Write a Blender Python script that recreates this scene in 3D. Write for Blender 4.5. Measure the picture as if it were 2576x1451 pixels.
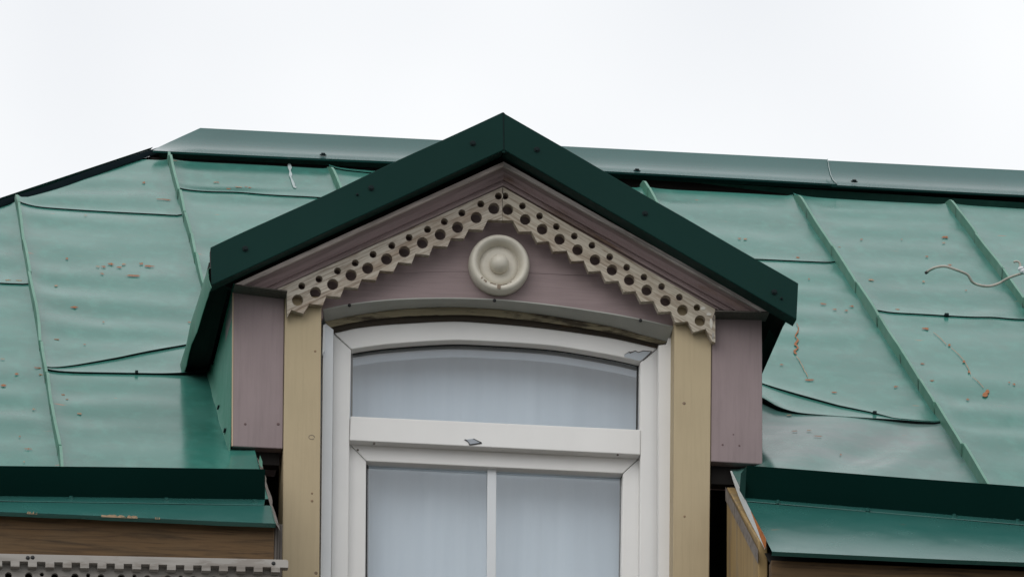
import bpy, bmesh, math, random
import numpy as np
from mathutils import Vector, Matrix, noise
from mathutils.geometry import tessellate_polygon

for o in list(bpy.data.objects): bpy.data.objects.remove(o)
sc = bpy.context.scene
col = sc.collection
R = math.radians

# ------------------------------------------------------------------ camera
FPX = 20376.0                      # focal length in units of the 2576 px wide survey grid
ELEV, YAW, ROLL, DIST = R(19), R(6.3), .009, 25.5
Fw = np.array([math.sin(YAW)*math.cos(ELEV), math.cos(YAW)*math.cos(ELEV), math.sin(ELEV)])
Rt0 = np.array([math.cos(YAW), -math.sin(YAW), 0.]); Up0 = np.cross(Rt0, Fw)
Rt = Rt0*math.cos(ROLL)+Up0*math.sin(ROLL); Up = Up0*math.cos(ROLL)-Rt0*math.sin(ROLL)
CP = np.array([0., 0., 9.95])-DIST*Fw
cd = bpy.data.cameras.new('camera'); cam = bpy.data.objects.new('camera', cd); col.objects.link(cam)
cd.sensor_width = 36; cd.lens = 36*FPX/2576; cd.clip_start = .5; cd.clip_end = 4000
m = Matrix.Identity(4)
for i in range(3):
    m[i][0], m[i][1], m[i][2], m[i][3] = Rt[i], Up[i], -Fw[i], CP[i]
cam.matrix_world = m
sc.camera = cam
sc.render.resolution_x, sc.render.resolution_y = 1024, 576

# ------------------------------------------------------------------ sky, sun, exposure
SUN_EL, SUN_AZ = R(38), R(212)     # a veiled sun high behind the camera's left shoulder
w = bpy.data.worlds.new('World'); sc.world = w; w.use_nodes = True
nt = w.node_tree; nt.nodes.clear()
def N(nt, t, **k):
    n = nt.nodes.new(t)
    for a, b in k.items(): setattr(n, a, b)
    return n
wo = N(nt, 'ShaderNodeOutputWorld')
sk = N(nt, 'ShaderNodeTexSky', sky_type='NISHITA'); sk.sun_disc = False; sk.sun_elevation = SUN_EL; sk.sun_rotation = SUN_AZ
b1 = N(nt, 'ShaderNodeBackground'); b1.inputs[1].default_value = .1; nt.links.new(sk.outputs[0], b1.inputs[0])
tc = N(nt, 'ShaderNodeTexCoord'); nz = N(nt, 'ShaderNodeTexNoise'); nz.inputs['Scale'].default_value = 9; nz.inputs['Detail'].default_value = 3
nt.links.new(tc.outputs['Generated'], nz.inputs['Vector'])
rp = N(nt, 'ShaderNodeValToRGB')
rp.color_ramp.elements[0].position = .32; rp.color_ramp.elements[0].color = (.88, .90, .93, 1)
rp.color_ramp.elements[1].position = .62; rp.color_ramp.elements[1].color = (1.07, 1.08, 1.085, 1)
nt.links.new(nz.outputs['Fac'], rp.inputs[0])
b2 = N(nt, 'ShaderNodeBackground'); nt.links.new(rp.outputs[0], b2.inputs[0])
# overcast dome: brighter towards the zenith, as the CIE overcast sky is
sx = N(nt, 'ShaderNodeSeparateXYZ'); nt.links.new(tc.outputs['Generated'], sx.inputs[0])
mr = N(nt, 'ShaderNodeMapRange'); mr.inputs[1].default_value = 0; mr.inputs[2].default_value = 1; mr.inputs[3].default_value = .90; mr.inputs[4].default_value = 1.16
nt.links.new(sx.outputs[2], mr.inputs[0]); nt.links.new(mr.outputs[0], b2.inputs[1])
mx = N(nt, 'ShaderNodeMixShader'); mx.inputs[0].default_value = .93
nt.links.new(b1.outputs[0], mx.inputs[1]); nt.links.new(b2.outputs[0], mx.inputs[2]); nt.links.new(mx.outputs[0], wo.inputs[0])
sd = bpy.data.lights.new('sun', 'SUN'); sd.energy = .95; sd.angle = R(50); sd.color = (1, .97, .93)
so = bpy.data.objects.new('sun', sd); col.objects.link(so)
sdir = Vector((math.sin(SUN_AZ)*math.cos(SUN_EL), math.cos(SUN_AZ)*math.cos(SUN_EL), math.sin(SUN_EL)))
so.rotation_euler = sdir.to_track_quat('Z', 'Y').to_euler(); so.location = (-20, -30, 40)
vs = sc.view_settings; vs.view_transform = 'Standard'; vs.look = 'None'; vs.exposure = 0; vs.gamma = 1
try: vs.use_curve_mapping = False
except Exception: pass

# ------------------------------------------------------------------ survey helpers: a sight line met with a plane of the building
def ray(x, y): return Fw+(x-1288)/FPX*Rt-(y-725.5)/FPX*Up
def at(x, y, Y):
    r = ray(x, y); return Vector(CP+(Y-CP[1])/r[1]*r)
def atx(x, y, X):
    r = ray(x, y); return Vector(CP+(X-CP[0])/r[0]*r)
TP, Z0 = .5936, 9.372             # main roof plane: z = Z0 + TP*y
def rp_(x, y):
    r = ray(x, y); n = np.array([0, -TP, 1.]); a = np.array([0, 0, Z0])
    return Vector(CP+((a-CP)@n)/(r@n)*r)

# ------------------------------------------------------------------ materials
MATS = {}
def newmat(name):
    m = bpy.data.materials.new(name); m.use_nodes = True; MATS[name] = m
    nt = m.node_tree; return m, nt, nt.nodes['Principled BSDF']
def mixc(nt, fac, a, b, mode='MIX'):
    n = N(nt, 'ShaderNodeMix', data_type='RGBA', blend_type=mode)
    for s, v in ((n.inputs[0], fac), (n.inputs[6], a), (n.inputs[7], b)):
        if isinstance(v, bpy.types.NodeSocket): nt.links.new(v, s)
        elif isinstance(v, (int, float)): s.default_value = v
        else: s.default_value = (*v, 1)
    return n.outputs[2]
def tex(nt, scale, sx=1, sy=1, sz=1, rot=(0, 0, 0), detail=4, rough=.55, dist=0, coord='Object'):
    c = N(nt, 'ShaderNodeTexCoord'); mp = N(nt, 'ShaderNodeMapping'); mp.vector_type = 'TEXTURE'
    mp.inputs['Rotation'].default_value = rot; mp.inputs['Scale'].default_value = (1/sx, 1/sy, 1/sz)
    nt.links.new(c.outputs[coord], mp.inputs[0])
    n = N(nt, 'ShaderNodeTexNoise'); n.inputs['Scale'].default_value = scale; n.inputs['Detail'].default_value = detail
    n.inputs['Roughness'].default_value = rough; n.inputs['Distortion'].default_value = dist
    nt.links.new(mp.outputs[0], n.inputs['Vector']); return n.outputs['Fac']
def ramp(nt, src, p0, p1, v0=0, v1=1):
    n = N(nt, 'ShaderNodeMapRange'); n.inputs[1].default_value = p0; n.inputs[2].default_value = p1
    n.inputs[3].default_value = v0; n.inputs[4].default_value = v1; nt.links.new(src, n.inputs[0]); return n.outputs[0]
def mul(nt, a, b):
    n = N(nt, 'ShaderNodeMath', operation='MULTIPLY'); nt.links.new(a, n.inputs[0])
    if isinstance(b, float): n.inputs[1].default_value = b
    else: nt.links.new(b, n.inputs[1])
    return n.outputs[0]
def bump(nt, bs, src, dist, strength=1.):
    b = N(nt, 'ShaderNodeBump'); b.inputs['Strength'].default_value = strength; b.inputs['Distance'].default_value = dist
    nt.links.new(src, b.inputs['Height']); nt.links.new(b.outputs[0], bs.inputs['Normal'])

def metal(name, c, rough, rust=0., spec=.5, var=.12, fade=None, dirt=.0, bmp=.3, ior=1.5, streak=0):
    m, nt, bs = newmat(name)
    big = tex(nt, 1.6, detail=3); cc = mixc(nt, ramp(nt, big, .3, .7), [v*(1-var) for v in c], [v*(1+var) for v in c])
    if fade: cc = mixc(nt, ramp(nt, tex(nt, 2.3, sy=1.8, detail=5, rough=.6), .45, .75), cc, fade)
    if dirt: cc = mixc(nt, mul(nt, ramp(nt, tex(nt, 14, sy=.10, detail=4), .5, .8), dirt), cc, (.10, .10, .085))
    if streak:
        st = ramp(nt, tex(nt, 16, sy=.05, detail=5, rough=.6), .48, .72, 0, streak); cc = mixc(nt, st, cc, [v*1.5+.012 for v in c])
        st2 = ramp(nt, tex(nt, 5, sx=.7, sy=.5, detail=6, rough=.65), .55, .75, 0, streak*.8); cc = mixc(nt, st2, cc, [v*.62+.008 for v in c])
    if rust:
        r1 = ramp(nt, tex(nt, 26, sx=.35, sy=.9, detail=3, rough=.5, coord='Object'), .745, .765)
        halo = ramp(nt, tex(nt, 26, sx=.35, sy=.9, detail=3, rough=.5, coord='Object'), .70, .77, 0, .12)
        cc = mixc(nt, halo, cc, (.30, .27, .16)); cc = mixc(nt, mul(nt, r1, rust), cc, (.22, .09, .04))
    nt.links.new(cc, bs.inputs['Base Color'])
    rr = ramp(nt, tex(nt, 9, detail=5), .3, .7, rough*.85, rough*1.2); nt.links.new(rr, bs.inputs['Roughness'])
    bs.inputs['Specular IOR Level'].default_value = spec; bs.inputs['IOR'].default_value = ior
    if bmp: bump(nt, bs, tex(nt, 60, detail=3), .0006, bmp)
    return m
def wood(name, c, rough=.65, rot=0., grain=.18, wear=0., wearc=(.35, .3, .25), along='x', scale=14, var=.12, knots=False, grainc=None, spec=.3, pl=(.56, .60)):
    """painted or bare timber: grain along x (turned by rot in the board's face) or along z"""
    m, nt, bs = newmat(name)
    s = dict(sx=.05, sy=1, sz=1) if along == 'x' else (dict(sx=1, sy=1, sz=.05) if along == 'z' else dict(sx=1, sy=.05, sz=1))
    g = tex(nt, scale*6, rot=(0, rot, 0), detail=6, rough=.65, dist=.6, **s)
    big = tex(nt, 2.2, detail=4)
    cc = mixc(nt, ramp(nt, big, .3, .7), [v*(1-var) for v in c], [v*(1+var) for v in c])
    gc = grainc or [v*.35 for v in c]
    cc = mixc(nt, ramp(nt, g, .46, .68, 0, grain), cc, gc)
    h = g
    if wear:
        s2 = {k: (v if v == 1 else .22) for k, v in s.items()}
        wm = ramp(nt, tex(nt, 13, rot=(0, rot, 0), detail=7, rough=.68, **s2), pl[0], pl[1])
        wn = mixc(nt, ramp(nt, g, .35, .7), wearc, [v*.45 for v in wearc])
        cc = mixc(nt, mul(nt, wm, float(wear)), cc, wn)
    if knots:
        v = N(nt, 'ShaderNodeTexVoronoi'); v.inputs['Scale'].default_value = 4.5
        c_ = N(nt, 'ShaderNodeTexCoord'); nt.links.new(c_.outputs['Object'], v.inputs['Vector'])
        cc = mixc(nt, ramp(nt, v.outputs['Distance'], .035, .06, .75, 0), cc, [x*.3 for x in c])
    sm = mul(nt, ramp(nt, tex(nt, 3.5, sz=.5, detail=5), .5, .8), .25)
    cc = mixc(nt, sm, cc, [v*.55 for v in c])
    nt.links.new(cc, bs.inputs['Base Color']); bs.inputs['Roughness'].default_value = rough; bs.inputs['Specular IOR Level'].default_value = spec
    bump(nt, bs, h, .0012, .6)
    return m
def plain(name, c, rough=.6, spec=.4, var=.08, scale=8, spots=0):
    m, nt, bs = newmat(name)
    cc = mixc(nt, ramp(nt, tex(nt, scale, detail=5), .3, .7), [v*(1-var) for v in c], [min(1, v*(1+var)) for v in c])
    if spots: cc = mixc(nt, ramp(nt, tex(nt, 3, sz=.3, detail=6, rough=.7), .55, .8, 0, spots), cc, [v*.6 for v in c])
    nt.links.new(cc, bs.inputs['Base Color']); bs.inputs['Roughness'].default_value = rough; bs.inputs['Specular IOR Level'].default_value = spec
    return m
RAKE_L, RAKE_R = R(-28), R(29.5)
roofm = metal('weathered green roof paint', (.032, .142, .114), .17, rust=1., spec=.5, var=.12, fade=(.055, .165, .138), dirt=.2, bmp=0, ior=1.13, streak=.5)
roofg = metal('greyed roof paint', (.052, .142, .122), .19, rust=.6, spec=.5, var=.12, fade=(.125, .152, .15), dirt=.2, bmp=0, ior=1.16, streak=.4)
seamm = metal('seam green paint', (.062, .18, .128), .5, rust=.9, spec=.25, fade=(.095, .205, .158), dirt=.4)
seamtop = metal('pale seam top', (.125, .25, .195), .6, rust=.8, spec=.2)  # paler green for the top faces of the standing seams
apronm = metal('eave green paint', (.026, .118, .103), .24, rust=.4, spec=.5, bmp=0, fade=(.04, .13, .115))
cheekm = metal('cheek green paint', (.055, .20, .145), .5, spec=.3)
capm = metal('ridge cap paint', (.022, .085, .08), .17, spec=.5, bmp=0, ior=1.5)
darkm = metal('dark green trim paint', (.0036, .0275, .0228), .45, spec=.09, var=.12)
screwm = metal('dark green screw', (.003, .011, .012), .5, spec=.15)
mauve = wood('mauve painted timber', (.29, .224, .224), .7, grain=.18, along='x', wear=.0)
mauvez = wood('mauve painted upright', (.27, .212, .215), .7, grain=.14, along='z', knots=False)
mauveL = wood('mauve moulding left', (.31, .235, .232), .65, rot=RAKE_L, grain=.4, wear=.5, wearc=(.20, .13, .10), pl=(.60, .66))
mauveR = wood('mauve moulding right', (.31, .235, .232), .65, rot=RAKE_R, grain=.4, wear=.9, wearc=(.22, .14, .095), pl=(.52, .64))
filL = wood('weathered fillet left', (.68, .58, .54), .8, rot=RAKE_L, grain=.8, wear=.8, scale=24, wearc=(.50, .42, .38), pl=(.45, .6))
filR = wood('weathered fillet right', (.55, .50, .47), .8, rot=RAKE_R, grain=.8, wear=.7, wearc=(.30, .26, .24), pl=(.5, .6))
laceL = wood('worn cream lace left', (.50, .455, .385), .75, rot=RAKE_L, grain=.95, grainc=(.15, .10, .065), wear=.8, wearc=(.33, .24, .17), scale=26, pl=(.47, .62))
laceR = wood('worn cream lace right', (.49, .445, .365), .75, rot=RAKE_R, grain=.9, grainc=(.16, .11, .07), wear=.8, wearc=(.34, .26, .19), scale=26, pl=(.50, .64))
ochre = wood('ochre painted post', (.45, .365, .232), .6, grain=.09, along='z', knots=False, var=.07)
cream = wood('peeling cream paint', (.60, .575, .515), .5, grain=.15, wear=.8, wearc=(.27, .22, .17), scale=8, pl=(.63, .65), spec=.4)
rosem = wood('cream rosette paint', (.60, .565, .485), .5, grain=.06, scale=8, spec=.4)
barew = plain('bare brown wood', (.24, .19, .145), .8, .2, .25, 40)
pvc = plain('white window plastic', (.77, .765, .75), .42, .45, .03, 5, spots=.12)
pvcb = plain('bluish white flashing', (.66, .69, .715), .35, .5, .04, 5, spots=.2)
flash = plain('grey white arch flashing', (.36, .365, .335), .5, .4, .08, 9, spots=.3)
olive = wood('peeling olive arch timber', (.27, .235, .155), .8, grain=.6, wear=.9, wearc=(.055, .043, .032), pl=(.48, .56))
foam = wood('dark caulked joint', (.055, .045, .035), .9, grain=.5, wear=.6, wearc=(.13, .075, .035))
black = plain('black rubber', (.012, .013, .014), .5)
spacer = plain('grey spacer', (.22, .22, .22), .4)
brown = wood('brown weathered frieze timber', (.115, .068, .031), .75, grain=.9, grainc=(.03, .018, .010), wear=.6, wearc=(.12, .08, .042), knots=True, scale=14, pl=(.45, .65))
tan = wood('tan bare timber', (.34, .235, .105), .75, grain=.5, along='z', grainc=(.12, .075, .035), wear=.5, wearc=(.27, .22, .16), scale=6)
grey = wood('grey weathered timber', (.35, .33, .305), .8, grain=.6, grainc=(.13, .11, .09), wear=.5, wearc=(.24, .20, .17), scale=7)
grey2 = wood('dark grey weathered timber', (.20, .175, .155), .85, grain=.7, grainc=(.06, .045, .035), wear=.5, wearc=(.30, .27, .25), scale=7)
slat = wood('dark grey end boards', (.10, .088, .078), .85, grain=.6, along='z')
soffit = wood('near black soffit boards', (.022, .019, .017), .9, grain=.5, along='y')  # near-black base colour for eave and gable boards
darkw = plain('shade black timber', (.012, .010, .009), .9)  # near-black base colour holds the shade of gaps and cavities
rustm = plain('rust', (.25, .10, .042), .85, .2, .3, 40)
rust2 = plain('pale rust stain', (.27, .19, .12), .85, .2, .3, 40)
primer = plain('bare pale primer', (.52, .55, .55), .5, .4, .06)
rusto = plain('orange rust', (.42, .14, .035), .8, .2, .3, 30)
whitep = plain('white paint streak', (.30, .36, .355), .5, .3, .15, 30)
cable = plain('weathered cable sheath', (.40, .375, .33), .7, .3, .2, 30)
porc = plain('white cable knot', (.62, .64, .66), .35)
tymp = mauve
wallm = wood('house wall timber', (.19, .12, .06), .8, grain=.6, knots=True)
groundm = plain('asphalt ground', (.13, .13, .125), .9, .2, .2, .6)
# curtain: translucent cloth
m, nt, bs = newmat('sheer curtain cloth'); curtainm = m
cc = mixc(nt, ramp(nt, tex(nt, 25, sz=.05, detail=3), .35, .65), (.755, .82, .875), (.80, .86, .91)); nt.links.new(cc, bs.inputs['Base Color'])
bs.inputs['Roughness'].default_value = .9; bs.inputs['Specular IOR Level'].default_value = .1
# glass: thin pane, clear with a real reflection
m, nt, bs = newmat('window glass'); glassm = m
nt.nodes.remove(bs); out = nt.nodes['Material Output']
tr = N(nt, 'ShaderNodeBsdfTransparent'); tr.inputs[0].default_value = (.86, .90, .93, 1)
gl = N(nt, 'ShaderNodeBsdfGlossy'); gl.inputs['Roughness'].default_value = .03
fr = N(nt, 'ShaderNodeFresnel'); fr.inputs[0].default_value = 2.3
ms = N(nt, 'ShaderNodeMixShader'); nt.links.new(fr.outputs[0], ms.inputs[0]); nt.links.new(tr.outputs[0], ms.inputs[1]); nt.links.new(gl.outputs[0], ms.inputs[2])
nt.links.new(ms.outputs[0], out.inputs[0])

# ------------------------------------------------------------------ object helpers
WP = {}
def reg(o, loc, parent):
    loc = Vector(loc); col.objects.link(o); o.location = loc-(WP[parent.name] if parent else Vector((0, 0, 0)))
    if parent: o.parent = parent
    WP[o.name] = loc; return o
def empty(name, loc, label, cat, group=None):
    o = bpy.data.objects.new(name, None); o['label'] = label; o['category'] = cat
    if group: o['group'] = group
    return reg(o, loc, None)
def mk(name, vs, fs, mat, parent, smooth=False, bevel=0, mats=None, fm=None, segs=2):
    vs = [Vector(v) for v in vs]; c = sum(vs, Vector())/len(vs)
    me = bpy.data.meshes.new(name); me.from_pydata([v-c for v in vs], [], fs)
    for mm in (mats or [mat]): me.materials.append(mm)
    bm = bmesh.new(); bm.from_mesh(me)
    bmesh.ops.remove_doubles(bm, verts=bm.verts, dist=1e-6)
    bmesh.ops.recalc_face_normals(bm, faces=bm.faces); bm.to_mesh(me); bm.free()
    if fm and len(me.polygons) == len(fm):
        for p, i in zip(me.polygons, fm): p.material_index = i
    if smooth:
        for p in me.polygons: p.use_smooth = True
    o = bpy.data.objects.new(name, me); reg(o, c, parent)
    if bevel:
        b = o.modifiers.new('bevel', 'BEVEL'); b.width = bevel; b.segments = segs; b.limit_method = 'ANGLE'; b.angle_limit = R(40)
    return o
def ext(name, pts, Yf, Yb, mat, parent, holes=(), bevel=0, front=None):
    """a board: outline pts (x,z as 3D points on plane Yf) pushed back to Yb, with real holes"""
    rings = [[Vector((p[0], Yf, p[2])) for p in pts]]+[[Vector((p[0], Yf, p[2])) for p in h] for h in holes]
    flat = [v for r_ in rings for v in r_]; n = len(flat)
    tris = tessellate_polygon(rings) if holes else None
    vs = flat+[Vector((v.x, Yb, v.z)) for v in flat]; fs = []
    if holes:
        fs += [tuple(t) for t in tris]+[tuple(i+n for i in reversed(t)) for t in tris]
    else:
        fs += [tuple(range(n)), tuple(range(2*n-1, n-1, -1))]
    k = 0
    for r_ in rings:
        L = len(r_)
        for i in range(L):
            a, b = k+i, k+(i+1) % L; fs.append((a, b, b+n, a+n))
        k += L
    return mk(name, vs, fs, mat, parent, bevel=bevel)
def pext(name, px, Yf, Yb, mat, parent, holes=(), bevel=0):
    return ext(name, [at(x, y, Yf) for x, y in px], Yf, Yb, mat, parent, [[at(x, y, Yf) for x, y in h] for h in holes], bevel)
def box(name, a, b, mat, parent, bevel=0):
    (x0, y0, z0), (x1, y1, z1) = a, b
    vs = [(x, y, z) for x in (x0, x1) for y in (y0, y1) for z in (z0, z1)]
    return mk(name, vs, [(0, 1, 3, 2), (4, 6, 7, 5), (0, 4, 5, 1), (2, 3, 7, 6), (0, 2, 6, 4), (1, 5, 7, 3)], mat, parent, bevel=bevel)
def sheet(name, rows, mat, parent, thick=.0, smooth=True, off=None):
    """grid of points; thick pushes a second layer along off"""
    nr, nc = len(rows), len(rows[0]); vs = [p for r_ in rows for p in r_]
    q = lambda o_: [(o_+i*nc+j, o_+i*nc+j+1, o_+(i+1)*nc+j+1, o_+(i+1)*nc+j) for i in range(nr-1) for j in range(nc-1)]
    fs = q(0)
    if thick:
        o_ = Vector(off or (0, 0, -1)).normalized()*thick; n = len(vs); vs = vs+[Vector(v)+o_ for v in vs]; fs += [f[::-1] for f in q(n)]
        bd = [(i, i+1) for i in range(nc-1)]+[((nr-1)*nc+i+1, (nr-1)*nc+i) for i in range(nc-1)]
        bd += [((i+1)*nc, i*nc) for i in range(nr-1)]+[(i*nc+nc-1, (i+1)*nc+nc-1) for i in range(nr-1)]
        fs += [(b, a, a+n, b+n) for a, b in bd]
    o = mk(name, vs, fs, mat, parent, smooth=False)
    if smooth:
        me = o.data
        for p in me.polygons: p.use_smooth = True
        try: me.set_sharp_from_angle(angle=R(35))
        except Exception: pass
    return o
def tube(name, pts, r, mat, parent, n=10, cap=True):
    pts = [Vector(p) for p in pts]; vs = []; fs = []
    rr = r if isinstance(r, (list, tuple)) else [r]*len(pts)
    for i, p in enumerate(pts):
        t = (pts[min(i+1, len(pts)-1)]-pts[max(i-1, 0)]).normalized()
        u = t.cross(Vector((.13, .2, 1))).normalized(); v = t.cross(u)
        for k in range(n): a = 2*math.pi*k/n; vs.append(p+(u*math.cos(a)+v*math.sin(a))*rr[i])
    for i in range(len(pts)-1):
        for k in range(n): fs.append((i*n+k, i*n+(k+1) % n, (i+1)*n+(k+1) % n, (i+1)*n+k))
    if cap: fs += [tuple(range(n))[::-1], tuple((len(pts)-1)*n+k for k in range(n))]
    return mk(name, vs, fs, mat, parent, smooth=True)
def spline(pts, n=8):
    pts = [Vector(p) for p in pts]; out = []
    P = [pts[0]*2-pts[1]]+pts+[pts[-1]*2-pts[-2]]
    for i in range(1, len(P)-2):
        for k in range(n):
            t = k/n; a, b, c, d = P[i-1:i+3]
            out.append(.5*((2*b)+(c-a)*t+(2*a-5*b+4*c-d)*t*t+(3*b-a-3*c+d)*t**3))
    out.append(pts[-1]); return out
def lathe(name, c, prof, mat, parent, n=64, sx=1., sz=1.):
    """prof: (radius, forward) pairs; axis along -Y at point c"""
    vs = []; fs = []; c = Vector(c)
    for r_, h in prof:
        for k in range(n): a = 2*math.pi*k/n; vs.append(c+Vector((r_*sx*math.cos(a), -h, r_*sz*math.sin(a))))
    for i in range(len(prof)-1):
        for k in range(n): fs.append((i*n+k, i*n+(k+1) % n, (i+1)*n+(k+1) % n, (i+1)*n+k))
    fs.append(tuple(range(n))); fs.append(tuple((len(prof)-1)*n+k for k in range(n))[::-1])
    return mk(name, vs, fs, mat, parent, smooth=True)
def screw(p, parent, nrm=(0, -1, 0), r=.0055, mat=None):
    """hexagon head on a washer"""
    z = Vector(nrm).normalized(); u = z.cross(Vector((.3, .2, 1))).normalized(); v = z.cross(u); p = Vector(p); vs = []; fs = []
    lev = [(r*1.5, -.002), (r*1.5, .0015), (r*.9, .002), (r*.9, .007)]
    for rr, h in lev:
        for k in range(6): a = k*math.pi/3; vs.append(p+(u*math.cos(a)+v*math.sin(a))*rr+z*h)
    for i in range(3):
        for k in range(6): fs.append((i*6+k, i*6+(k+1) % 6, i*6+6+(k+1) % 6, i*6+6+k))
    fs.append(tuple(18+k for k in range(6)))
    return mk('screw', vs, fs, mat or screwm, parent)
def lerp(a, b, t): return a+(b-a)*t
def ip(x, pts):
    if x <= pts[0][0]: p, q = pts[0], pts[1]
    elif x >= pts[-1][0]: p, q = pts[-2], pts[-1]
    else:
        for p, q in zip(pts, pts[1:]):
            if p[0] <= x <= q[0]: break
    return p[1]+(q[1]-p[1])*(x-p[0])/((q[0]-p[0]) or 1)

# ------------------------------------------------------------------ ground
g = 900
gr = mk('ground', [(-g, -g, 0), (g, -g, 0), (g, g, 0), (-g, g, 0)], [(0, 1, 2, 3)], groundm, None)
gr['kind'] = 'structure'; gr['label'] = 'grey ground below the house'

# ------------------------------------------------------------------ house: main roof
house = empty('house', (1.0, 2.0, 0), 'timber house with a weathered green standing seam metal roof and carved eaves', 'house')
HX0, HX1 = -4.6, 6.2
YD_L, YD_R = -.81, -.895          # drip edges left and right of the dormer
ridgeY = lambda X: 4.125-.016*X
vent = lambda X: 4.075-.052*X        # upper ends of the sheets, short of the ridge
hip = lambda X: 4.255+(X+.861)*1.60   # roof end (hip) in plan
random.seed(21)
DENTS = [(random.uniform(-2, 2.6), random.uniform(0, 3.8), random.uniform(.035, .09), random.choice((-1, 1, -1))*random.uniform(.0015, .0038)) for _ in range(60)]
def wav(x, y):
    """oil canning of the sheets"""
    s = (x+1.419)/.5885; f = s-math.floor(s); kk = math.floor(s)
    env = .35+.65*math.exp(-f*2.6)
    ph = y*17+5*noise.noise(Vector((x*.5, y*.9, kk*4.1)))+kk*2.2+.8*noise.noise(Vector((x*2.2, y*1.5, 3)))
    v = (.0098 if kk < 3 else .0058)*env*math.sin(ph)*max(.12, .5+1.1*noise.noise(Vector((x*.5, y*1.1, kk*2.9))))
    v += noise.noise(Vector((x*1.1, y*2.2, 9+kk*5.1)))*.008*env
    v += noise.noise(Vector((x*2.3, y*1.3, 40)))*.004
    if kk == 0: v *= 1-.85*math.exp(-((y-1.05)/.3)**2)
    for dx_, dy_, dr, dh in DENTS:
        q = ((x-dx_)**2+(y-dy_)**2*.35)/(dr*dr)
        if q < 9: v += dh*math.exp(-q)
    v *= (1-math.exp(-f*14))*(1-math.exp(-(1-f)*14))*min(1, max(0, (min(hip(x), vent(x))-y)/.22))
    t = min(1, max(0, (y+.42)/.35))
    return v*t*t*(3-2*t)
def zroof(x, y): return Z0+TP*y+wav(x, y)
# decking under the sheets carries them
dk = [(HX0+.1, -.74, Z0-.74*TP-.07), (-.84, -.74, Z0-.74*TP-.07), (-.84, 4.1, Z0+4.1*TP-.07), (hip(0)*0-1.05, 4.0, Z0+4.0*TP-.07)]
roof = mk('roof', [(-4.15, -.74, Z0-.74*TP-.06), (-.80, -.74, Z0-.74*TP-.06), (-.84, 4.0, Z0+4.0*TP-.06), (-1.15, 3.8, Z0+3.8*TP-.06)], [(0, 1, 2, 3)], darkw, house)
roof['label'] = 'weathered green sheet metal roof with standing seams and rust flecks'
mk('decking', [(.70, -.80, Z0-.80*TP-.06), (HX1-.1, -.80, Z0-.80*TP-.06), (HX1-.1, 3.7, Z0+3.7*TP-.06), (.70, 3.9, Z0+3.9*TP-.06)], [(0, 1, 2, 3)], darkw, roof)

def curve(px):   # pixel polyline -> (X, Y) list on roof plane
    return [(p.x, p.y) for p in (rp_(x, y) for x, y in px)]
def panel(xl, xr, lo, hi, lift=.0045, curl=(1, 1), liftf=None, ny=None, mat=None, extra=None, drop=.005):
    nx = max(8, int((xr-xl)/.022)); rows = []
    ylen = max(hi((xl+xr)/2)-lo((xl+xr)/2), .05); ny = ny or max(10, int(ylen/.03))
    def P(i, v):
        x = lerp(xl, xr, i/nx); a, b = lo(x), max(hi(x), lo(x)+.004); y = lerp(a, b, v)
        up = lift*math.exp(-(y-a)/.10)
        if liftf: up += liftf(x, y)
        c = curl[0]*.011*math.exp(-(x-xl)/.034)+curl[1]*.005*math.exp(-(xr-x)/.012)
        z = zroof(x, y)+up+c+(extra(x, y) if extra else 0)
        return Vector((x, y-.45*(up+c), z))
    first = [P(i, 0) for i in range(nx+1)]
    rows.append([p+Vector((0, .006, -drop)) for p in first])     # folded lower edge
    vv = [0]+[(.02*k) for k in (1, 2, 3)]+[lerp(.09, 1, k/ny) for k in range(ny+1)]
    for v in vv: rows.append([P(i, v) for i in range(nx+1)])
    o = sheet('roof_panel', rows, mat or roofm, roof)
    o.data.materials.append(lapshadem)                     # gap shadow under the lap, painted onto the folded edge
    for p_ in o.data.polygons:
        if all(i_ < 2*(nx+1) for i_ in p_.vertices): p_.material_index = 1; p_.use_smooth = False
    return o
lapshadem = plain('black lap shade line', (.006, .009, .010), .7, .2)
S = [-3.19, -2.60, -2.008, -1.419, -.827, -.232, .345, .925, 1.485, 2.059, 2.645, 3.235, 3.825, 4.42, 5.0, 5.6, 6.2]
top = lambda X: min(vent(X)+.012*math.sin(X*5)*math.sin(X*2.1), hip(X))
cst = lambda v: (lambda X: v)
def pl(px):
    c = curve(px); return lambda X: ip(X, c)
_fl = curve([(-420, 1247), (666.5, 1261)]); _fr = curve([(1874, 1257), (3000, 1350)])
ydl = lambda X: ip(X, _fl)+.012
ydr = lambda X: max(ip(X, _fr)+.012, YD_R+.06)
# left of the dormer
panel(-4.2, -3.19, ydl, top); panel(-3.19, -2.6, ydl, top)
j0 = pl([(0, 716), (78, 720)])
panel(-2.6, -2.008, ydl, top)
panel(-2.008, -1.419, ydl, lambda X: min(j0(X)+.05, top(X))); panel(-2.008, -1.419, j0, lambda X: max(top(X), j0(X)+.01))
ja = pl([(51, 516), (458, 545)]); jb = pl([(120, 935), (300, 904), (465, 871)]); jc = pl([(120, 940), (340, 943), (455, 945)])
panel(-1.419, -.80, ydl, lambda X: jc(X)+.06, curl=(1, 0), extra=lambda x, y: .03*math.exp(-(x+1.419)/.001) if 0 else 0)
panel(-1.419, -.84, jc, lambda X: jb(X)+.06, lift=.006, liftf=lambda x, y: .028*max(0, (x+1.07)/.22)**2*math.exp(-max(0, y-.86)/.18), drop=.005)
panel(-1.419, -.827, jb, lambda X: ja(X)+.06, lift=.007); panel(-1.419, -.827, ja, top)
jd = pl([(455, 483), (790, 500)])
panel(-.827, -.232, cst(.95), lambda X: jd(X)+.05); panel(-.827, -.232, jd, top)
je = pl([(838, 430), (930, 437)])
panel(-.232, .345, cst(1.2), lambda X: je(X)+.05); panel(-.232, .345, je, top)
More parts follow.
